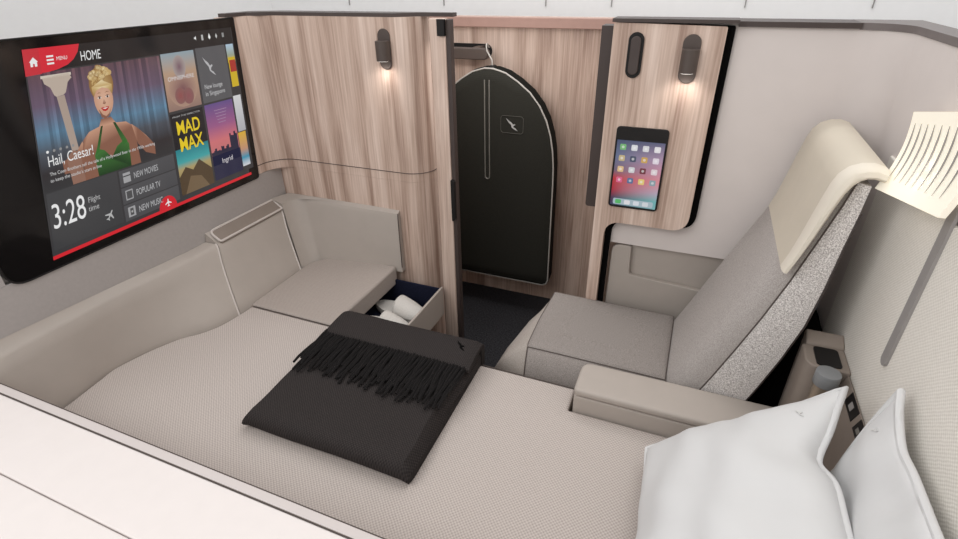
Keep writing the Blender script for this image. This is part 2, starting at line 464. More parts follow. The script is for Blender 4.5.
# menu bar
f = Flat(tvmap); RED = rgb(222, 48, 62)
f.poly([(0, 0), (.215, 0), (.205, .04), (.185, .075), (.16, .098), (.12, .115), (.06, .127), (0, .13)], RED, 2)
f.poly([(0, 0), (.058, 0), (.058, .127), (0, .13)], rgb(208, 52, 64), 3)
f.poly([(.018, .066), (.034, .042), (.05, .066)], WHT, 4).rect(.022, .066, .031, .088, WHT, 4).rect(.037, .066, .046, .088, WHT, 4).rect(.031, .066, .037, .074, WHT, 4)
for k in range(3): f.rect(.082, .042 + k * .018, .108, .051 + k * .018, WHT, 4)
f.text('MENU', .118, .071, .02, .042, WHT, 4)
f.text('HOME', .212, .09, .052, .086, WHT, 4)
f.done('menu_bar', disp, 'display')
f = Flat(tvmap)
for k, u in enumerate((.79, .835, .88, .925, .97)):
    if k == 0: f.poly([(u - .006, .04), (u, .04), (u + .006, .03), (u + .006, .06), (u, .05), (u - .006, .05)], WHT, 4)
    elif k == 1: f.rect(u - .006, .028, u + .006, .064, rgb(190, 190, 190), 4)
    elif k == 2: f.poly([(u, .022), (u + .008, .05), (u, .064), (u - .008, .05)], WHT, 4)
    elif k == 3: f.poly([(u, .028), (u + .007, .046), (u, .064), (u - .007, .046)], rgb(200, 200, 200), 4)
    else: f.rect(u - .007, .03, u + .007, .06, rgb(150, 150, 150), 4)
f.done('status_icon_strip', disp, 'display')
# large film still: curtain, figure in a green dress, lamp standard
f = Flat(tvmap)
import colorsys
us = [.005 + (.572 - .005) * k / 48 for k in range(49)]
for k in range(48):
    w = .5 + .5 * math.sin(k * 1.9) * math.cos(k * .37 + 1)
    top = tuple(a * .65 + b * .35 * w for a, b in zip(rgb(84, 70, 84), rgb(170, 120, 120)))
    mid = tuple(a * (.6 + .4 * w) for a in rgb(118, 100, 122))
    low = tuple(a * (.55 + .6 * w) for a in rgb(104, 142, 170))
    lo2 = tuple(a * (.6 + .4 * w) for a in rgb(90, 96, 106))
    lo3 = rgb(56, 52, 54)
    f.grad(us[k], .122, us[k + 1], .69, [(0, top), (.28, mid), (.52, low), (.68, lo2), (.85, lo3), (1, rgb(58, 58, 60))], 2)
ST = rgb(196, 180, 166)
f.poly([(.055, .150), (.155, .140), (.165, .165), (.148, .185), (.135, .235), (.125, .245), (.098, .25), (.09, .24), (.08, .2), (.06, .178)], ST, 3)
f.rect(.05, .138, .165, .152, rgb(214, 204, 190), 3)
f.poly([(.098, .25), (.128, .247), (.152, .53), (.125, .53)], rgb(178, 160, 148), 3)
# the woman on the film still
def lift(v): return v - .035 * max(0, min(1, (v - .40) / .09)) * max(0, min(1, (.69 - v) / .10))
f.mp = lambda u, v, layer: tvmap(u - .067 + (.004 if v < .4 else 0), lift(v), layer)
SK, SKD, SKL, HAIR, HAIRL, HAIRD, GRN, GRND = rgb(206, 158, 132), rgb(142, 98, 80), rgb(226, 182, 156), rgb(204, 172, 116), rgb(240, 222, 176), rgb(150, 112, 66), rgb(66, 118, 58), rgb(34, 66, 36)
f.poly([(.226, .690), (.228, .60), (.240, .525), (.268, .492), (.312, .470), (.325, .41), (.368, .41), (.384, .468), (.43, .482), (.462, .52), (.470, .690)], None, 4, [SKD, SKD, SKD, SK, SK, SKD, SKD, SK, SK, SKD, SKD])
f.poly([(.452, .505), (.478, .535), (.512, .585), (.548, .635), (.545, .675), (.50, .655), (.468, .61)], None, 5, [SK, SKD, SK, SKD, SKD, SKD, SKD])
f.poly([(.236, .53), (.20, .585), (.150, .60), (.152, .645), (.214, .648), (.25, .61)], None, 3, [SK, SKD, SKD, SKD, SKD, SKD])
f.poly([(.280, .690), (.276, .61), (.288, .585), (.318, .600), (.346, .635), (.374, .598), (.412, .575), (.428, .60), (.424, .690)], None, 6, [GRND, GRN, GRN, GRN, GRND, GRN, GRN, GRN, GRND])
f.poly([(.280, .61), (.318, .47), (.327, .468), (.296, .60)], None, 6, [GRN, GRND, GRND, GRN]).poly([(.404, .60), (.372, .462), (.382, .464), (.424, .59)], None, 6, [GRN, GRND, GRND, GRN])
def egrad(fl, cu, cv, ru, rv, ci, co, layer, n=22):
    for k in range(n):
        a, b = 2 * PI * k / n, 2 * PI * (k + 1) / n
        fl.poly([(cu, cv), (cu + ru * math.cos(a), cv + rv * math.sin(a)), (cu + ru * math.cos(b), cv + rv * math.sin(b))], None, layer, [ci, co, co])
egrad(f, .344, .225, .052, .095, HAIR, HAIRD, 4)
rr_ = random.Random(2)
for k in range(34):
    a = rr_.uniform(0, 2 * PI); r_ = math.sqrt(rr_.random())
    egrad(f, .344 + .043 * r_ * math.cos(a), .183 + .048 * r_ * math.sin(a), .011, .015, HAIRL if k % 3 else HAIR, HAIRD if k % 2 else HAIR, 5, 9)
egrad(f, .344, .305, .041, .092, SKL, SK, 6)
f.poly([(.303, .29), (.318, .255), (.344, .243), (.370, .255), (.385, .29), (.388, .235), (.344, .205), (.30, .235)], None, 7, [HAIRD, HAIR, HAIRL, HAIR, HAIRD, HAIR, HAIRL, HAIR])
f.poly([(.316, .352), (.33, .385), (.344, .397), (.358, .385), (.372, .352), (.360, .40), (.344, .414), (.328, .40)], SKD, 7)
for eu_ in (.327, .361):
    f.ell(eu_, .296, .0085, .0055, rgb(238, 228, 220), 7, 10).ell(eu_, .296, .0045, .0055, rgb(62, 46, 42), 8, 8)
    f.poly([(eu_ - .010, .291), (eu_, .285), (eu_ + .010, .291), (eu_, .289)], rgb(60, 40, 36), 8)
    f.poly([(eu_ - .011, .275), (eu_, .267), (eu_ + .011, .273), (eu_, .271)], rgb(140, 98, 66), 8)
f.poly([(.344, .30), (.351, .329), (.344, .334), (.337, .329)], None, 7, [SKL, SKD, SKD, SKD])
f.poly([(.326, .350), (.336, .347), (.344, .350), (.352, .347), (.362, .350), (.354, .366), (.344, .371), (.334, .366)], rgb(190, 46, 46), 8).poly([(.331, .352), (.357, .352), (.344, .359)], rgb(244, 234, 228), 9)
f.mp = tvmap
f.poly([(.10, .56), (.125, .525), (.155, .54), (.16, .69), (.11, .69)], rgb(150, 112, 96), 4)
for k in range(5): f.ell(.034 + k * .024, .502, .005, .007, WHT if k == 0 else rgb(150, 150, 150), 9, 10)
f.text('Hail, Caesar!', .029, .572, .052, .176, WHT, 9)
f.text('The Coen Brothers tell the tale of a Hollywood fixer in the 1950s working', .03, .617, .017, .45, rgb(215, 215, 215), 9)
f.text("to keep the studio's stars in line", .029, .648, .017, .20, rgb(215, 215, 215), 9)
f.done('film_still', disp, 'display')
# flight time tile and the three menu rows
f = Flat(tvmap)
f.rect(.008, .695, .288, .963, rgb(72, 72, 74), 2, rgb(66, 66, 68))
f.text('3:28', .014, .865, .12, .128, WHT, 4)
f.text('Flight', .155, .802, .028, .05, rgb(190, 190, 190), 4); f.text('time', .153, .845, .028, .042, rgb(190, 190, 190), 4)
pl = [(0, -1), (.12, -.8), (.14, -.3), (.95, .25), (.95, .45), (.14, .15), (.1, .65), (.35, .85), (.35, 1), (0, .9), (-.35, 1), (-.35, .85), (-.1, .65), (-.14, .15), (-.95, .45), (-.95, .25), (-.14, -.3), (-.12, -.8)]
def plane_icon(fl, u, v, s, rot, c, layer):
    ca, sa = math.cos(rot), math.sin(rot)
    fl.poly([(u + (x * ca - y * sa) * s, v + (x * sa + y * ca) * s * 1.28) for x, y in pl], c, layer)
plane_icon(f, .234, .90, .021, .6, rgb(190, 190, 190), 4)
f.done('flight_time_tile', disp, 'display')
for nm, v0, v1, ic in (('NEW MOVIES', .70, .787, 0), ('POPULAR TV', .793, .879, 1), ('NEW MUSIC', .885, .968, 2)):
    f = Flat(tvmap); f.rect(.296, v0, .566, v1, rgb(86, 86, 89), 2, rgb(80, 80, 83))
    m = (v0 + v1) / 2
    f.rect(.312, m - .026, .345, m + .026, rgb(170, 170, 172), 3)
    if ic == 0: f.rect(.312, m - .012, .345, m - .006, rgb(70, 70, 72), 4)
    elif ic == 1: f.rect(.316, m - .02, .341, m + .02, rgb(84, 84, 86), 4)
    else: f.rect(.321, m - .018, .336, m + .018, rgb(84, 84, 86), 4).ell(.3285, m, .004, .006, rgb(180, 180, 180), 5)
    f.text(nm, .36, m + .018, .034, .118, rgb(190, 190, 192), 4)
    f.done('menu_row', disp, 'display')
# posters
def poster(): return Flat(tvmap)
f = poster(); u0, v0, u1, v1 = .580, .116, .768, .462
f.grad(u0, v0, u1, v1, [(0, rgb(150, 168, 178)), (.35, rgb(186, 156, 132)), (.65, rgb(180, 146, 126)), (1, rgb(150, 122, 112))], 2)
egrad(f, .674, .345, .08, .105, rgb(124, 82, 88), rgb(178, 146, 128), 3); egrad(f, .672, .205, .036, .07, rgb(126, 96, 108), rgb(172, 160, 156), 4); egrad(f, .655, .38, .03, .05, rgb(150, 84, 84), rgb(140, 98, 96), 4); egrad(f, .70, .39, .03, .05, rgb(146, 88, 92), rgb(140, 98, 96), 4)
f.text('OMNISPHERE', .598, .283, .026, .15, rgb(226, 220, 220), 5)
f.done('poster', disp, 'display')
f = poster(); u0, v0, u1, v1 = .780, .11, .970, .462
f.rect(u0, v0, u1, v1, rgb(94, 94, 97), 2)
f.poly([(.815 + x * .07, .30 - y * .13) for x, y in KANG], rgb(190, 190, 192), 4)
f.text('New lounge', .80, .375, .03, .115, rgb(205, 205, 206), 4); f.text('in Singapore', .80, .42, .03, .125, rgb(205, 205, 206), 4)
f.done('poster', disp, 'display')
f = poster(); u0, v0, u1, v1 = .580, .478, .768, .955
f.rect(u0, v0, u1, v1, rgb(34, 34, 38), 2)
f.grad(u0, .69, u1, v1, [(0, rgb(40, 130, 140)), (.3, rgb(70, 168, 170)), (.45, rgb(180, 160, 110)), (1, rgb(120, 96, 60))], 3)
f.poly([(.58, .955), (.58, .85), (.62, .80), (.66, .83), (.70, .78), (.768, .86), (.768, .955)], rgb(86, 70, 52), 4)
f.poly([(.60, .955), (.64, .86), (.70, .88), (.74, .955)], rgb(120, 100, 76), 5)
f.text('FROM THE DIRECTOR', .59, .502, .01, .16, rgb(190, 190, 190), 4)
f.text('MAD', .602, .605, .082, .135, rgb(238, 208, 44), 5, True); f.text('MAX', .606, .705, .082, .138, rgb(238, 208, 44), 5, True)
f.done('poster', disp, 'display')
f = poster(); u0, v0, u1, v1 = .780, .474, .962, .950
f.grad(u0, v0, u1, v1, [(0, rgb(104, 84, 140)), (.3, rgb(160, 96, 140)), (.5, rgb(214, 120, 124)), (.66, rgb(200, 120, 120)), (.8, rgb(70, 58, 92)), (1, rgb(44, 44, 72))], 2)
x = .780
while x < .955:
    w = random.uniform(.006, .013); h = random.uniform(.02, .05) + (.07 if x > .9 else 0)
    f.rect(x, .80 - h, min(x + w, .962), .86, rgb(46, 44, 66), 3); x += w
f.rect(.78, .80, .962, .95, rgb(44, 46, 72), 3)
for k in range(5): f.rect(.835 + .004 * k, .52 + k * .02, .915 - .004 * k, .524 + k * .02, rgb(170, 140, 170), 3)
f.text('Ingrid', .835, .858, .032, .07, rgb(225, 220, 225), 5)
f.done('poster', disp, 'display')
f = poster(); f.grad(.978, .112, 1.028, .235, [(0, rgb(180, 205, 225)), (.6, rgb(160, 170, 150)), (1, rgb(226, 196, 40))], 2).rect(.980, .20, 1.026, .40, rgb(214, 182, 44), 3).rect(.985, .22, 1.026, .30, rgb(176, 58, 48), 4)
f.done('poster', disp, 'display')
f = poster(); f.grad(.972, .46, 1.024, .70, [(0, rgb(220, 220, 222)), (1, rgb(180, 180, 186))], 2); f.done('poster', disp, 'display')
f = poster(); f.grad(.966, .706, 1.018, .93, [(0, rgb(226, 180, 60)), (.5, rgb(200, 150, 120)), (.75, rgb(60, 150, 180)), (1, rgb(220, 220, 225))], 2); f.done('poster', disp, 'display')
f = Flat(tvmap); f.rect(0, .985, 1.012, 1.002, rgb(222, 42, 52), 3)
f.done('progress_line', disp, 'display')
f = Flat(tvmap); f.ell(.5, .99, .046, .07, rgb(216, 40, 52), 4, 24, 180, 360)
plane_icon(f, .502, .957, .017, .0, WHT, 5)
f.done('plane_badge', disp, 'display')

# ------------------------------------------------------------------ bolsters along the left wall
def bolster_part(ya, yb, name, root, mat='taupe', n=16, ztop=.655):
    tb = [(-.4, -1.445), (.545, -1.447), (.643, -1.462), (.692, -1.467), (.789, -1.443), (.868, -1.407), (.912, -1.370), (.97, -1.342), (1.057, -1.329), (1.367, -1.332), (1.6, -1.33)]
    tt = [(-.4, -1.482), (.70, -1.482), (.80, -1.478), (.90, -1.465), (1.0, -1.452), (1.10, -1.446), (1.6, -1.446)]
    def ip(T, y):
        for (a, va), (b, vb) in zip(T, T[1:]):
            if a <= y <= b:
                s = (y - a) / (b - a); return va + (vb - va) * s
        return T[-1][1]
    rings = []
    for k in range(n + 1):
        y = ya + (yb - ya) * k / n
        sh = .085 * max(0, min(1, (y - .45) / .5))
        xb = sum(ip(tb, y - sh + d) for d in (-.03, 0, .03)) / 3; xt = sum(ip(tt, y + d) for d in (-.05, 0, .05)) / 3
        prof = [(TX + .001, .30), (TX + .001, ztop), (xt - .010, ztop), (xt - .003, ztop - .004), (xt + .004, ztop - .014)]
        for j in range(1, 6):
            s = j / 5; prof.append((xt + .004 + (xb - xt - .004) * (s ** 1.15), ztop - .014 + (.44 - ztop + .014) * s))
        prof.append((xb - .004, .30))
        zb_ = .03 if ya > 1 else max(0, .028 - .045 * (y - .44))
        prof[1] = (prof[1][0], ztop + zb_)
        rings.append([(x, y - sh * max(0, min(1, (ztop - z) / (ztop - .44))), z) for x, z in prof])
    return rings
def add_bolster(ya, yb, root, mat):
    r = bolster_part(ya, yb, 'pad', root)
    return r
t = thing('side_bolster', 'long curved taupe leather bolster under the left end of the screen', 'bolster', (-1.45, .5, .30))
r1 = bolster_part(.4395, 1.128, 'pad', t, n=40)
B().loft(r1).done('pad', 'taupe', t)
B().tube([Vector(p) + Vector((.001, .001, 0)) for p in r1[-1][2:-1]], .0032, n=6).done('piping', 'taupe_light', t)
t = thing('side_bolster', 'short taupe bolster with a rimmed tray ledge along its top', 'bolster', (-1.42, 1.26, .30))
r2 = bolster_part(1.135, 1.455, 'pad', t)
B().loft(r2).done('pad', 'taupe', t)
B().tube([Vector(p) + Vector((.001, 0, 0)) for p in r2[-1][2:-1]], .0032, n=6).done('piping', 'taupe_light', t)
ring = round_poly([(-1.495, 1.150), (-1.446, 1.146), (-1.446, 1.456), (-1.495, 1.466)], [.022, .008, .003, .004])
tz_ = lambda x: .656 + .029 * (-1.446 - x) / .054
led = B().loft([[(x, y, tz_(x) - .008) for x, y in ring], [(x, y, tz_(x) + .003) for x, y in ring]]).done('tray', 'taupe_dark', t)
B().tube([(x, y, tz_(x) + .003) for x, y in ring], .0042, closed=True, n=6).done('rim', 'taupe_light', led)
# corner cushion along the back wall
t = thing('corner_cushion', 'taupe leather panel cushion on the wood wall behind the foot seat', 'cushion', (-1.2, 1.53, .40))
fc = [(-1.446, 1.462), (-1.446, 1.47)]
for k in range(9):
    a = PI - k / 8 * PI / 2; fc.append((-1.446 + .06 + .06 * math.cos(a), 1.533 - .06 + .06 * math.sin(a)))
top_f = [fc[0]] + fc[2:] + [(-.966, 1.533)]
bot_f = []
for i, (x, y) in enumerate(top_f):
    q_ = max(0, min(1, (-1.30 - x) / .13))
    y = y - .082 * q_
    bot_f.append((x + (.112 if x < -1.44 else .112 * max(0, (-1.25 - x) / .2)), y - .006 if x > -1.4 else y))
tops = [(x, y, .676) for x, y in top_f]; mids = [(x + .003 if x < -1.3 else x, y - .003, .662) for x, y in top_f]; bots = [(x, y, .43) for x, y in bot_f]
backs = [(max(-1.499, x - .05) if x < -1.4 else x, 1.549, .684) for x, y in top_f]
backs = [(-1.499, top_f[0][1], .69)] + [(-1.499 + (i / (len(top_f) - 1)) ** 2.2 * (.533), min(1.549, top_f[i][1] + .02 + .02 * i), .69 - .004) for i in range(1, len(top_f) - 1)] + [(-.966, 1.549, .684)]
backb = [(x, y, .43) for x, y, z in backs]
B().loft([list(p) for p in zip(backb, backs, tops, mids, bots)]).done('pad', 'taupe', t)
B().tube([(-.966, 1.534, .676), (-.966, 1.531, .66), (-.966, 1.527, .45)], .002, n=5).done('piping', 'seam', t)

# ------------------------------------------------------------------ bed and foot seat
t = thing('bed', 'long flat bed with beige woven cover between the bolster and the white pillows', 'bed', (-.5, .8, 0))
curve = [(-1.447, .545), (-1.462, .643), (-1.467, .692), (-1.443, .789), (-1.407, .868), (-1.370, .912), (-1.342, .97), (-1.329, 1.057), (-1.327, 1.096)]
curve = [(x + .004, y) for x, y in curve]
cv = [p[:2] for p in catmull([(x, y, 0) for x, y in curve], 5)]
bed_out = [(.39, .4395), (-1.44, .4395)] + cv + [(-.175, 1.096), (-.175, 1.012), (.312, 1.012), (.312, .95), (.376, .95), (.376, .825), (.39, .825)]
B().prism(bed_out, 'z', .37, .45).done('cushion', 'bed', t, bevel=.006, angle=60)
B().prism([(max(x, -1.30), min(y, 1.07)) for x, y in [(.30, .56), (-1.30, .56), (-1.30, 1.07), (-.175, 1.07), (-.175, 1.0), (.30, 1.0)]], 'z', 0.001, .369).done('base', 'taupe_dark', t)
B().tube([(-.178, 1.098, .449), (-1.32, 1.098, .4505)], .0018, n=5).done('piping', 'seam', t)
t = thing('side_ledge', 'broad white ledge with a grey edge strip along the open side of the bed', 'ledge', (-.6, .25, 0))
B().box(-1.52, .39, .2775, .4165, 0, .608).done('inner_panel', 'white', t, bevel=.003)
B().box(-1.52, .39, -.4, .2755, 0, .608).done('outer_panel', 'white', t, bevel=.003)
B().box(-1.50, .39, .4185, .4375, 0, .610).done('edge_strip', 'strip', t, bevel=.002)
B().tube([(-1.50, .4175, .6085), (.39, .4175, .6085)], .0013, n=5).done('edge_seam', 'seam', t)
B().tube([(-1.445, .4385, .6085), (.39, .4385, .6085)], .0013, n=5).done('edge_seam', 'seam', t)

t = thing('foot_seat', 'woven taupe foot seat in the corner with its drawer pulled open', 'seat', (-1.17, 1.3, 0))
ot = [(-1.335, 1.101), (-1.337, 1.40), (-1.328, 1.44), (-1.300, 1.48), (-1.26, 1.51), (-1.20, 1.522), (-1.14, 1.526), (-.99, 1.526), (-.99, 1.101)]
ot = round_poly(ot, [0, 0, 0, 0, 0, 0, 0, .012, 0])
B().prism(ot, 'z', .375, .452).done('cushion', 'ottoman', t, bevel=.022, seg=5, angle=60)
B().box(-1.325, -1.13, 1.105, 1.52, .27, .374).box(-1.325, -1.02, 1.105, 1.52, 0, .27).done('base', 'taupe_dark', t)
d = B()
d.box(-1.12, -.797, 1.505, 1.513, .285, .400).box(-1.12, -.797, 1.175, 1.183, .285, .400).box(-1.12, -.797, 1.175, 1.513, .291, .299)
dr = d.done('drawer', 'navy', t)
B().box(-.795, -.786, 1.165, 1.519, .280, .405).done('drawer_front', 'taupe', dr, bevel=.003)
B().box(-.797, -.7955, 1.18, 1.51, .292, .400).done('liner', 'navy', dr)
B().box(-.800, -.786, 1.20, 1.235, .4045, .4085).done('latch', 'cream', dr, bevel=.001)

def slipper(label, x, y, rot):
    t = thing('slipper', label, 'slipper', (x, y, .300), 'white slippers in the open drawer')
    ca, sa = math.cos(rot), math.sin(rot)
    def P(a, b, z): return (x + a * ca - b * sa, y + a * sa + b * ca, .300 + z * 1.15)
    L = .125
    out = []
    for k in range(28):
        a = 2 * PI * k / 28
        w = .047 * (1 + .12 * math.cos(a))
        out.append((L * math.cos(a), w * math.sin(a)))
    B().loft([[P(u * s, v * s, z) for u, v in out] for s, z in ((.96, 0), (1, .006), (1, .016), (.96, .022))]).done('sole', 'slipper', t)
    # toe cover: arched band over the front half
    rings = []
    for k in range(9):
        a = -.005 + .125 * k / 8
        w = .048 * math.sqrt(max(.02, 1 - (a / .130) ** 2)) * 1.04; h = .056 * (1 - .72 * (k / 8) ** 1.2)
        rings.append([P(a, w * math.cos(q), .018 + h * max(0, math.sin(q)) ** .8) for q in [PI * j / 10 for j in range(11)]])
    B().loft(rings, closed=False).done('toe_cover', 'slipper', t, subsurf=1).modifiers.new('thick', 'SOLIDIFY').thickness = .005
    return t
slipper('white terry slipper further back in the open drawer', -.925, 1.425, -.14)
slipper('white terry slipper nearer the dark blanket in the open drawer', -.925, 1.312, -.10)

# ------------------------------------------------------------------ blanket
t = thing('blanket', 'folded charcoal wool blanket with fringe lying on the bed', 'blanket', (-.69, .88, .4515))
def blanket_layer(y0, y1, zt, zb, xl, xr, drop=None, ny=30, nx=24, wav=.002):
    """cross-section in y-z with a rounded near fold; drop bends the far end over the bed edge"""
    h = zt - zb; prof = []
    for k in range(7):
        a = -PI / 2 - k / 6 * PI; prof.append((y0 + h / 2 + h / 2 * math.cos(a), (zb + zt) / 2 + h / 2 * math.sin(a)))
    for k in range(1, ny):
        prof.append((y0 + h / 2 + (y1 - y0 - h / 2) * k / ny, zt))
    if drop:
        for k in range(7):
            a = PI / 2 - k / 6 * PI / 2; prof.append((y1 + .028 * math.cos(a), zt - .028 + .028 * math.sin(a)))
        prof.append((y1 + .028, drop)); prof.append((y1 + .004, drop)); prof.append((y1 + .004, zb))
    else:
        for k in range(7):
            a = PI / 2 - k / 6 * PI; prof.append((y1 + h / 2 * math.cos(a), (zb + zt) / 2 + h / 2 * math.sin(a)))
    rings = []
    for i in range(nx + 1):
        s = i / nx; x = xl + (xr - xl) * s
        e = min(s, 1 - s) * (xr - xl); sq = min(1.0, e / .018); sq = math.sqrt(1 - (1 - sq) ** 2)
        rings.append([(x + (.004 * math.sin(y * 23 + z * 9)), y, zb + (z - zb) * (.55 + .45 * sq) + (wav * math.sin(x * 17 + y * 9) if z > zb + .01 else 0)) for y, z in prof])
    return B().loft(rings)
blanket_layer(.645, 1.085, .507, .4525, -.930, -.452, drop=.40).done('folded_body', 'blanket', t)
blanket_layer(.985, 1.09, .530, .5085, -.926, -.450, drop=.39, ny=10, wav=.001).done('top_fold', 'blanket', t)
fr = B()
for row, (ya, ln, z) in enumerate(((.998, .135, .521), (.99, .165, .5135))):
    for k in range(46):
        x = -.917 + .455 * (k + .3 * row) / 45
        sl = random.uniform(-.010, .010); L = ln * random.uniform(.85, 1.05)
        ph = random.uniform(0, 6); p = []
        for j in range(7):
            s = j / 6
            p.append((x + sl * s + .0045 * math.sin(ph + 5 * s) * s, ya - L * s, z + .004 * math.sin(PI * s) - (.006 if row == 0 else .0005) * s + .003 * random.random()))
        fr.tube(p, .0042, n=5, taper=[1, 1.05, 1, 1.05, 1, .95, .8])
fr.done('fringe', 'fringe', t)
B().prism([(-.522 + .036 * x, 1.045 + .036 * y) for x, y in KANG], 'z', .531, .5335).done('emblem', 'logo_black', t)

# ------------------------------------------------------------------ sconces, handset, tablet on the wood
def sconce(label, x, y, zc, h, protr):
    t = thing('reading_light', label, 'lamp', (x, y, zc), 'bronze capsule reading lights on the wood walls')
    B().prism(rrect(x - .022, x + .022, zc - h / 2, zc + h / 2, .0219, 8), 'y', y, y - .004).done('back_plate', 'bronze', t, bevel=.001)
    z0, z1 = zc - h * .27, zc + h * .22
    n = 18; out = [(x + .0215 * math.cos(PI + PI * k / n), y - .004 - protr + .0215 + .0215 * math.sin(PI + PI * k / n)) for k in range(n + 1)]
    out = [(x - .0215, y - .0045)] + out + [(x + .0215, y - .0045)]
    B().prism(out, 'z', z0, z1).done('shade', 'bronze', t, bevel=.0012)
    B().prism([(x + (px - x) * .8, y - .0045 + (py - y + .0045) * .8 - .003) for px, py in out], 'z', z0 - .0007, z0 + .0005).done('lens', 'lamp_glow', t)
    d = bpy.data.lights.new('reading_bulb', 'SPOT'); d.energy = .6; d.color = (1, .96, .92); d.spot_size = 2.6; d.spot_blend = 1; d.shadow_soft_size = .02
    o = bpy.data.objects.new('reading_bulb', d); COL.objects.link(o); o.location = (x, y - .03, z0 - .006); o.rotation_euler = (.12, 0, 0)
sconce('bronze capsule reading light on the wood wall beside the screen', -.962, 1.549, 1.245, .122, .034)
sconce('bronze capsule reading light above the tablet', -.040, 1.5245, 1.253, .118, .03)
t = thing('wall_handset', 'slim black capsule handset recessed in the wood above the tablet', 'handset', (-.178, 1.5245, 1.257))
B().prism(rrect(-.198, -.158, 1.200, 1.314, .0199, 8), 'y', 1.5245, 1.5205).done('surround', 'black', t, bevel=.001)
B().prism(rrect(-.191, -.165, 1.209, 1.305, .0129, 8), 'y', 1.520, 1.514).done('grip', 'trim', t, bevel=.002)

t = thing('tablet', 'black framed tablet with colourful app screen set in the wood', 'tablet', (-.128, 1.5245, .95))
qa, qb, qc, qd = (-.203, 1.071), (-.060, 1.071), (-.056, .829), (-.194, .825)
tb_o = round_poly([(-.2015, 1.070), (-.058, 1.070), (-.058, .826), (-.2015, .826)], .012)
B().prism(tb_o, 'y', 1.5245, 1.519).done('case', 'black', t, bevel=.0015)
def tbmap(u, v, layer): return (-.196 + .1325 * u, 1.5186 - layer * .00025, 1.032 - .199 * v)
f = Flat(tbmap); ny = 16
def mixc(a, b, s): return tuple(x + (y - x) * s for x, y in zip(a, b))
stops = [(0, rgb(58, 74, 108), rgb(92, 96, 128)), (.25, rgb(98, 112, 146), rgb(180, 150, 176)), (.45, rgb(120, 104, 124), rgb(214, 150, 170)), (.58, rgb(196, 56, 62), rgb(230, 150, 160)), (.75, rgb(178, 44, 60), rgb(190, 176, 196)), (.88, rgb(86, 50, 84), rgb(120, 188, 190)), (1, rgb(46, 52, 88), rgb(132, 188, 192))]
for (a, l0, r0), (b, l1, r1_) in zip(stops, stops[1:]):
    for k in range(6):
        u0, u1 = k / 6, (k + 1) / 6
        f.poly([(u0, a), (u1, a), (u1, b), (u0, b)], None, 0, [mixc(l0, r0, u0), mixc(l0, r0, u1), mixc(l1, r1_, u1), mixc(l1, r1_, u0)])
scr = f.done('screen', t, 'tablet')
ic = [(120, 190, 120), (230, 232, 236), (226, 226, 230), (240, 236, 240), (206, 186, 140), (70, 80, 104), (214, 170, 90), (236, 224, 236), (236, 200, 150), (222, 222, 226), (120, 60, 70), (236, 220, 226), (232, 110, 150), (96, 120, 160), (240, 214, 130), (150, 170, 180)]
for k, c in enumerate(ic):
    u, v = .14 + .24 * (k % 4), .10 + .165 * (k // 4)
    f = Flat(tbmap); f.rect(u - .065, v - .043, u + .065, v + .043, rgb(*c), 1, rr=.02)
    f.ell(u, v, .03, .02, mixc(rgb(*c), rgb(255, 255, 255), .5), 2, 12)
    f.done('app_icon', scr, 'tablet')
f = Flat(tbmap); f.rect(.06, .89, .94, .985, rgb(176, 196, 206), 1, rr=.03)
for k, c in enumerate([(90, 190, 110), (236, 236, 240), (226, 232, 240), (220, 226, 232)]): f.rect(.11 + k * .2, .905, .24 + k * .2, .972, rgb(*c), 2, rr=.02)
f.done('app_dock', scr, 'tablet')

# ------------------------------------------------------------------ garment bag and rail
t = thing('coat_rail', 'dark bronze capsule rail on the wood niche wall above the garment bag', 'rail', (-.95, 2.199, 1.17))
B().prism(rrect(-1.25, -.842, 1.142, 1.196, .0259, 8), 'y', 2.1995, 2.194).done('back_plate', 'black', t)
B().prism(rrect(-1.25, -.822, 1.146, 1.190, .021, 8), 'y', 2.095, 2.125).done('rod', 'bronze', t, bevel=.004)
B().box(-.90, -.87, 2.125, 2.194, 1.165, 1.19).done('bracket', 'bronze', t)
CX = -.790
half = [(.02, 1.126), (.07, 1.112), (.12, 1.083), (.172, 1.044), (.215, .993), (.244, .94), (.264, .88), (.276, .82), (.283, .75), (.285, .66), (.287, .21), (.280, .190), (.262, .181)]
bag_o = [(CX + a, z) for a, z in half] + [(CX - a, z) for a, z in half[::-1]]
t = thing('garment_bag', 'black canvas garment bag with silver piping hanging in the wood niche', 'garment bag', (CX, 2.08, .18))
def bag_ring(s, y): return [(CX + (x - CX) * s, y, .66 + (z - .66) * s) for x, z in bag_o]
B().loft([bag_ring(.90, 2.012), bag_ring(.985, 2.02), bag_ring(1.0, 2.03)], caps=True).done('front_panel', 'bag', t)
B().loft([bag_ring(.999, 2.0305), bag_ring(1.012, 2.06), bag_ring(1.0, 2.10)]).done('gusset', 'bag_side', t)
B().tube(bag_ring(1.0, 2.027), .0034, closed=True, n=6).done('piping', 'silver', t)
zl = [(CX - .003 - .010, z) for z in (1.085, .95, .80, .69)] + [(CX - .003 + .010 * math.cos(a), .685 + .010 * math.sin(a)) for a in [PI + PI * k / 6 for k in range(7)]] + [(CX - .003 + .010, z) for z in (.69, .80, .95, 1.085)]
B().tube([(x, 2.0095 if .78 < z < 1.0 else 2.0105, z) for x, z in zl], .0026, n=6).done('zip', 'zipper', t)
lb = rrect(-.732, -.636, .883, .952, .012)
pt = B().tube([(x, 2.0095, z) for x, z in lb], .0012, closed=True, n=5).done('badge', 'bag_side', t)
pt.data.materials[0] = plain('badge_stitch', rgb(88, 86, 80), .8)
B().prism([(-.708 + .048 * x, .894 + .047 * y) for x, y in KANG], 'y', 2.0105, 2.007).done('emblem', 'logo_grey', pt)
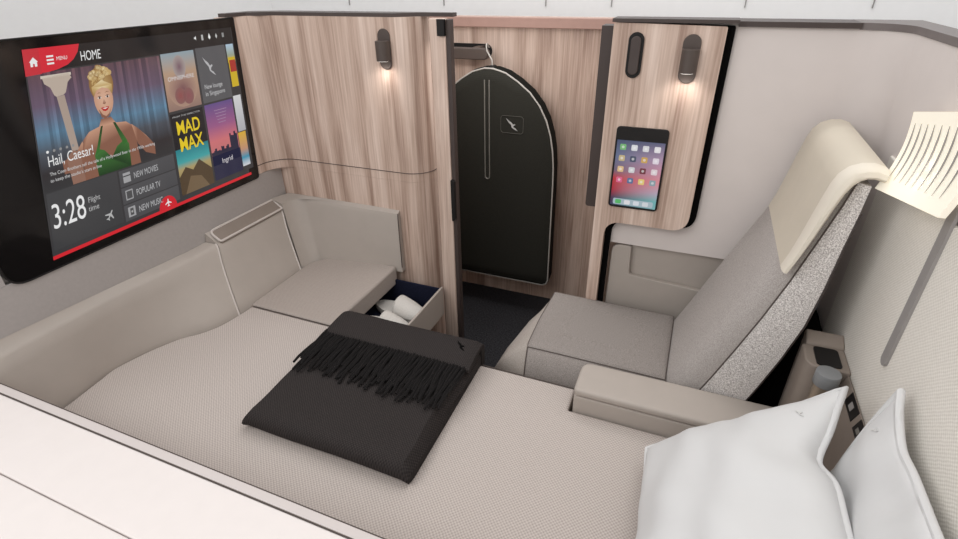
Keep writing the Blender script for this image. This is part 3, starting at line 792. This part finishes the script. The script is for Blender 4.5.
hk = [(CX, 2.06, 1.12), (CX + .001, 2.06, 1.148), (CX - .012, 2.068, 1.166), (CX - .030, 2.082, 1.185), (CX - .038, 2.098, 1.204), (CX - .040, 2.116, 1.205), (CX - .041, 2.132, 1.190)]
B().tube(catmull(hk, 4), .003, n=8).done('hanger_hook', 'silver', t)
B().prism([(CX - .018, 1.118), (CX + .022, 1.118), (CX + .014, 1.134), (CX - .008, 1.134)], 'y', 2.045, 2.075).done('collar', 'black', t, bevel=.003)

# ------------------------------------------------------------------ armrest with console, bottle
t = thing('armrest', 'long low taupe leather armrest between the bed and the swivel chair', 'armrest', (.07, 1.07, .42))
ao = round_poly([(-.166, 1.0165), (.312, 1.0165), (.312, 1.135), (-.166, 1.135)], [.012, 0, 0, .03])
B().prism(ao, 'z', .37, .4985).done('body', 'taupe', t, bevel=.004)
ao2 = round_poly([(-.167, 1.0155), (.312, 1.0155), (.312, 1.135), (-.167, 1.135)], [.014, 0, 0, .032])
B().prism(ao2, 'z', .500, .522).done('top_pad', 'taupe', t, bevel=.008, seg=4)
t = thing('side_console', 'taupe corner console with black recess and sockets beside the chair', 'console', (.36, 1.05, .3))
prof = []  # polygon body with a notch for the bottle at the near-left corner
body = B()
body.prism(round_poly([(.318, 1.073), (.318, 1.155), (.4015, 1.155), (.4015, 1.073)], [.03, .0, 0, 0]), 'z', .30, .706)
body.prism([(1.155, .30), (1.155, .708), (1.160, .713), (1.190, .724), (1.197, .718), (1.197, .30)], 'x', .326, .4015)
body.prism([(.318, 1.073), (.4015, 1.073), (.4015, .955), (.318, .955)], 'z', .30, .508)
body.prism([(.382, .30), (.4015, .30), (.4015, .695), (.397, .702), (.382, .655)], 'y', .83, 1.073)
body.done('body', 'taupe_dark', t, bevel=.006)
B().prism(round_poly([(.338, 1.080), (.338, 1.148), (.386, 1.148), (.386, 1.080)], .009), 'z', .703, .7085).done('recess', 'black', t)
def slope_patch(y0, y1, s0, s1, e=.001):
    a, b = Vector((.382, 0, .655)), Vector((.397, 0, .702)); nrm = Vector((-.95, 0, .30))
    P = lambda y, s: a.lerp(b, s) + Vector((0, y, 0)) + nrm * e
    Q = lambda y, s: a.lerp(b, s) + Vector((0, y, 0)) - nrm * .002
    c = [(y0, s0), (y1, s0), (y1, s1), (y0, s1)]
    return B().loft([[Q(*k) for k in c], [P(*k) for k in c]])
pn = slope_patch(.955, 1.018, .42, .96).done('power_socket', 'black', t)
slope_patch(.978, .996, .55, .80, .0018).done('socket_plate', 'trim_grey', pn)
pn = slope_patch(.900, .938, .42, .96).done('usb_socket', 'black', t)
slope_patch(.912, .926, .55, .72, .0018).done('port', 'zipper', pn)
t = thing('water_bottle', 'bronze water bottle with grey cap standing by the side console', 'bottle', (.353, 1.045, .509))
B().lathe([(.0, 0), (.018, 0), (.0195, .003), (.0195, .17), (.018, .176), (0, .176)], (.353, 1.045, .509)).done('body', 'bottle', t)
B().lathe([(0, .177), (.0225, .177), (.0238, .179), (.0238, .2055), (.0228, .208), (.021, .2085), (0, .2085)], (.353, 1.045, .509)).done('cap', 'cap', t)

# ------------------------------------------------------------------ alcove behind the chair
t = thing('side_locker', 'taupe side locker with a shallow recess against the beige wall', 'locker', (.1, 1.6, 0))
lo = round_poly([(-.178, 0), (-.178, .680), (.40, .680), (.40, 0)], [0, .05, 0, 0], 8)
pocket = [(-.105, .665), (-.100, .580), (.30, .555), (.30, .665)]
B().prism(lo, 'y', 1.582, 1.65).done('back_panel', 'taupe', t)
B().prism(round_poly([(-.178, 0), (-.178, .678), (-.118, .678), (-.113, .575), (.40, .540), (.40, 0)], [0, .05, 0, .012, 0, 0], 8), 'y', 1.563, 1.5815).done('front_panel', 'taupe', t, bevel=.003)

# ------------------------------------------------------------------ swivel chair
t = thing('swivel_chair', 'reclined grey woven swivel chair with cream headrest', 'chair', (-.1, 1.3, 0))
outer = [(-.355, 1.535), (-.385, 1.49), (-.420, 1.40), (-.442, 1.28), (-.447, 1.165), (-.338, 1.139), (-.25, 1.138), (.06, 1.138), (.06, 1.525)]
inner = [(-.350, 1.528), (-.352, 1.45), (-.354, 1.36), (-.352, 1.27), (-.350, 1.215), (-.346, 1.199), (-.25, 1.199), (.05, 1.195), (.05, 1.520)]
def dens(pts, n):
    out = []
    for i, p in enumerate(pts):
        a, b = Vector(p), Vector(pts[(i + 1) % len(pts)])
        for k in range(n): out.append(tuple(a.lerp(b, k / n)))
    return out
O, I = dens(outer, 4), dens(inner, 4)
mid = lambda s: [(a[0] + (b[0] - a[0]) * s, a[1] + (b[1] - a[1]) * s) for a, b in zip(O, I)]
ringz = [[(x, y, .24) for x, y in mid(.25)], [(x, y, .33) for x, y in mid(.02)], [(x, y, .385) for x, y in mid(.05)], [(x, y, .432) for x, y in mid(.35)], [(x, y, .460) for x, y in mid(.72)], [(x, y, .472) for x, y in I]]
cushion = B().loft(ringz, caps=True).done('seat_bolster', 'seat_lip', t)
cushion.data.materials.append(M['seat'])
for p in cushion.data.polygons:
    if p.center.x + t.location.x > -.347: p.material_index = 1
fi = min(range(len(I)), key=lambda k: (I[k][0] + .346) ** 2 + (I[k][1] - 1.199) ** 2)
B().tube([Vector(r[fi]) + Vector((0, -.001, .001)) for r in ringz[1:]], .0018, n=5).done('seam', 'seam', t)
cx, cy = -.15, 1.36
tz = [[(x, y, .4725) for x, y in I]] + [[(cx + (x - cx) * s, cy + (y - cy) * s, .4725 + z) for x, y in I] for s, z in ((.985, .0035), (.93, .008), (.75, .011), (.4, .013), (.02, .013))]
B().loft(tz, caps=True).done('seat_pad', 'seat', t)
B().tube([(x, y, .4735) for x, y in I], .0014, closed=True, n=5).done('seam', 'seam', t)
B().box(-.33, .20, 1.17, 1.50, .03, .26).done('base', 'shadow', t, bevel=.02)
B().box(.285, .398, 1.232, 1.50, .02, .655).done('gap_shade_block', 'shadow', t, bevel=.015)  # black blocks added as painted darkness for the void behind the chair
B().box(.10, .284, 1.16, 1.50, .02, .45).done('gap_shade_block', 'shadow', t, bevel=.015)  # lower added block keeping the same void black
# backrest: side profile swept across the seat width
fp = [(.045, .455), (.083, .545), (.125, .65), (.168, .755), (.212, .86), (.25, .955), (.280, 1.045), (.297, 1.095)]
bp = [(.235, .50), (.255, .563), (.282, .658), (.305, .759), (.316, .858), (.323, .962), (.329, 1.033), (.332, 1.091)]
def back_ring(y, s):
    return [(xf + (xb - xf) * s, y, zf + (zb - zf) * s) for (xf, zf), (xb, zb) in zip(fp, bp)] + [(x - (.004 if y > 1.5 else 0), y, z) for x, z in bp[::-1]]
B().loft([back_ring(1.505, .05), back_ring(1.50, 0), back_ring(1.35, 0), back_ring(1.225, 0), back_ring(1.195, .03), back_ring(1.175, .10), back_ring(1.160, .22), back_ring(1.151, .41)]).done('backrest', 'back', t)
B().loft([back_ring(1.1505, .41), back_ring(1.142, .64), back_ring(1.138, .88)]).done('side_wing', 'wing', t)
B().tube([(x - .0005, 1.1505, z) for x, y, z in back_ring(1.15, .41)[:8]], .0018, n=5).done('back_seam', 'seam', t)
B().tube([(x + .003, 1.143, z) for x, z in bp[:-1]], .003, n=6).done('shell_edge', 'trim', t)
# headrest: cream slab bent over the top
prof_o = [(.226, .895), (.236, .93), (.247, .985), (.257, 1.04), (.266, 1.085), (.274, 1.108), (.288, 1.124), (.306, 1.132), (.326, 1.134), (.346, 1.128)]
prof_i = [(.240, .893), (.252, .93), (.268, .985), (.282, 1.04), (.292, 1.075), (.300, 1.092), (.309, 1.102), (.318, 1.107), (.330, 1.108), (.344, 1.104)]
def headring(y, e=0, dz=0):
    c = [((a[0] + b[0]) / 2, (a[1] + b[1]) / 2) for a, b in zip(prof_o, prof_i)]
    po_ = [(x + (cx_ - x) * e, z + (cz - z) * e) for (x, z), (cx_, cz) in zip(prof_o, c)]
    pi_ = [(x + (cx_ - x) * e, z + (cz - z) * e) for (x, z), (cx_, cz) in zip(prof_i, c)]
    return [(x, y, z + dz) for x, z in po_] + [(x, y, z + dz) for x, z in pi_[::-1]]
hd = B().loft([headring(1.515, .7), headring(1.511, .3), headring(1.503), headring(1.40), headring(1.25), headring(1.148)]).done('headrest', 'cream', t)
B().loft([headring(1.1475), headring(1.128), headring(1.119, .25), headring(1.114, .6)]).done('headrest_edge', 'cream_edge', hd)

# ------------------------------------------------------------------ lampshade on the right wall
t = thing('louvre_lamp', 'glowing cream lampshade with dark louvres on the right wall', 'lamp', (.39, 1.1, 1.1))
def shade_pt(s, v):  # s along the wall, v from top to bottom
    a = Vector((.372 - .004 * s, 1.207 - .30 * s, 1.218 + .064 * s))
    b = Vector((.337 + .033 * s, 1.137 - .20 * s, 1.089 + .028 * s))
    p = a.lerp(b, v); p.x += .010 * math.sin(PI * v); return p
rings = [[tuple(shade_pt(k / 24, v / 10)) for k in range(25)] for v in range(11)]
back = [[(min(x + .010, .393), y, z) for x, y, z in r] for r in rings]
B().loft([r + bk[::-1] for r, bk in zip(rings, back)]).done('shade', 'shade', t)
for k in range(9):
    s = .09 + k * .098 
    pts = [Vector(shade_pt(s + .0 * v, v)) + Vector((-.0012, 0, 0)) for v in [.14 + .70 * j / 8 for j in range(9)]]
    B().tube(pts, .0014, n=5, taper=[.3, .7, 1, 1, 1, .9, .7, .5, .2]).done('louvre', 'trim_grey', t)
B().box(.385, .4075, .98, 1.16, 1.13, 1.20).done('wall_bracket', 'white', t)

lb_ = bpy.data.lights.new('louvre_bulb', 'POINT'); lb_.energy = .3; lb_.color = (1, .95, .86); lb_.shadow_soft_size = .02
lo_ = bpy.data.objects.new('louvre_bulb', lb_); COL.objects.link(lo_); lo_.location = (.376, 1.04, 1.15)
# ------------------------------------------------------------------ pillows
def pillow(label, O, eu, ev, hu, hv, th, sag=0., seed=0, lift=1.):
    """eu, ev unit axes; hu, hv half sizes; th half thickness"""
    O, eu, ev = Vector(O), Vector(eu).normalized(), Vector(ev)
    ev = (ev - eu * ev.dot(eu)).normalized(); nn = eu.cross(ev)
    if nn.z < 0: nn = -nn
    t = thing('pillow', label, 'pillow', tuple(O), 'white pillows at the head of the bed')
    n = 36
    rnd = random.Random(seed); ph = [rnd.uniform(0, 6) for _ in range(6)]
    def edge(u, v):
        pu = 1 - .055 * (1 - v * v) ; pv = 1 + (.04 if v > 0 else -.05) * (1 - u * u)
        return u * pu * hu, v * pv * hv
    def P(u, v, sgn):
        a, b = edge(u, v)
        f = (max(0, 1 - u ** 2) ** .45) * (max(0, 1 - v ** 2) ** .45)
        near = max(0, 1 - 4 * (1 - max(abs(u), abs(v))))
        wr = .005 * math.sin(7 * u + 3 * v + ph[0]) * math.sin(5 * v - 2 * u + ph[1]) + .004 * math.sin(16 * v + 4 * u + ph[2]) * (abs(u) ** 2) * (1 - abs(v)) + .003 * math.sin(18 * u + ph[3] + 5 * v) * v * v * (1 - abs(u))
        h = sgn * th * f + wr * f * 2.0
        s = O + eu * a + ev * b + nn * h
        s.z -= sag * (1 - v * v) * max(0, u)
        cr = max(0, v) ** 5 * max(0, u) ** 3
        s += Vector((.016, 0, .040)) * cr * lift
        s -= eu * .020 * lift ** 3 * max(0, u) ** 4 * math.exp(-((v - .50) / .17) ** 2)
        s.z -= .012 * lift * max(0, u) ** 4 * math.exp(-((v - .50) / .2) ** 2)
        return s
    bb = B()
    g = {}
    for sgn in (1, -1):
        for i in range(n + 1):
            for j in range(n + 1):
                u, v = -1 + 2 * i / n, -1 + 2 * j / n
                u, v = math.sin(u * PI / 2), math.sin(v * PI / 2)
                brd = i in (0, n) or j in (0, n)
                if brd and (1, i, j) in g: g[(sgn, i, j)] = g[(1, i, j)]; continue
                g[(sgn, i, j)] = bb.bm.verts.new(P(u, v, sgn if not brd else 0))
        for i in range(n):
            for j in range(n):
                bb.bm.faces.new([g[(sgn, i, j)], g[(sgn, i + 1, j)], g[(sgn, i + 1, j + 1)], g[(sgn, i, j + 1)]])
    bb.done('case', 'linen', t)
    bd = [(-1 + 2 * k / 40, -1) for k in range(40)] + [(1, -1 + 2 * k / 40) for k in range(40)] + [(1 - 2 * k / 40, 1) for k in range(40)] + [(-1, 1 - 2 * k / 40) for k in range(40)]
    B().tube([P(u, v, 0) for u, v in bd], .0065, closed=True, n=8).done('piping', 'linen', t)
    # small emblem stitched near the far top corner
    lg = B(); base = [(.74 + .09 * x, .76 + .08 * y) for x, y in KANG]
    lg.loft([[P(u, v, 1) + nn * .0005 for u, v in base], [P(u, v, 1) + nn * .002 for u, v in base]])
    lg.done('emblem', 'logo_pale', t)
    return t
# front pillow: from low edge (x .03) up to its raised seam edge
a0, a1 = Vector((.035, .675, .500)), Vector((.325, .675, .745))
pillow('white pillow lying in front with its raised corner beside the bottle', (a0 + a1) / 2, a1 - a0, (.0, 1, .03), (a1 - a0).length / 2, .228, .075, .015, 3)
b0, b1 = Vector((.330, .632, .47)), Vector((.371, .632, .845))
pillow('white pillow standing upright against the cloth wall behind the other', (b0 + b1) / 2, b1 - b0, (0, 1, 0), (b1 - b0).length / 2, .19, .030, 0, 8, .5)
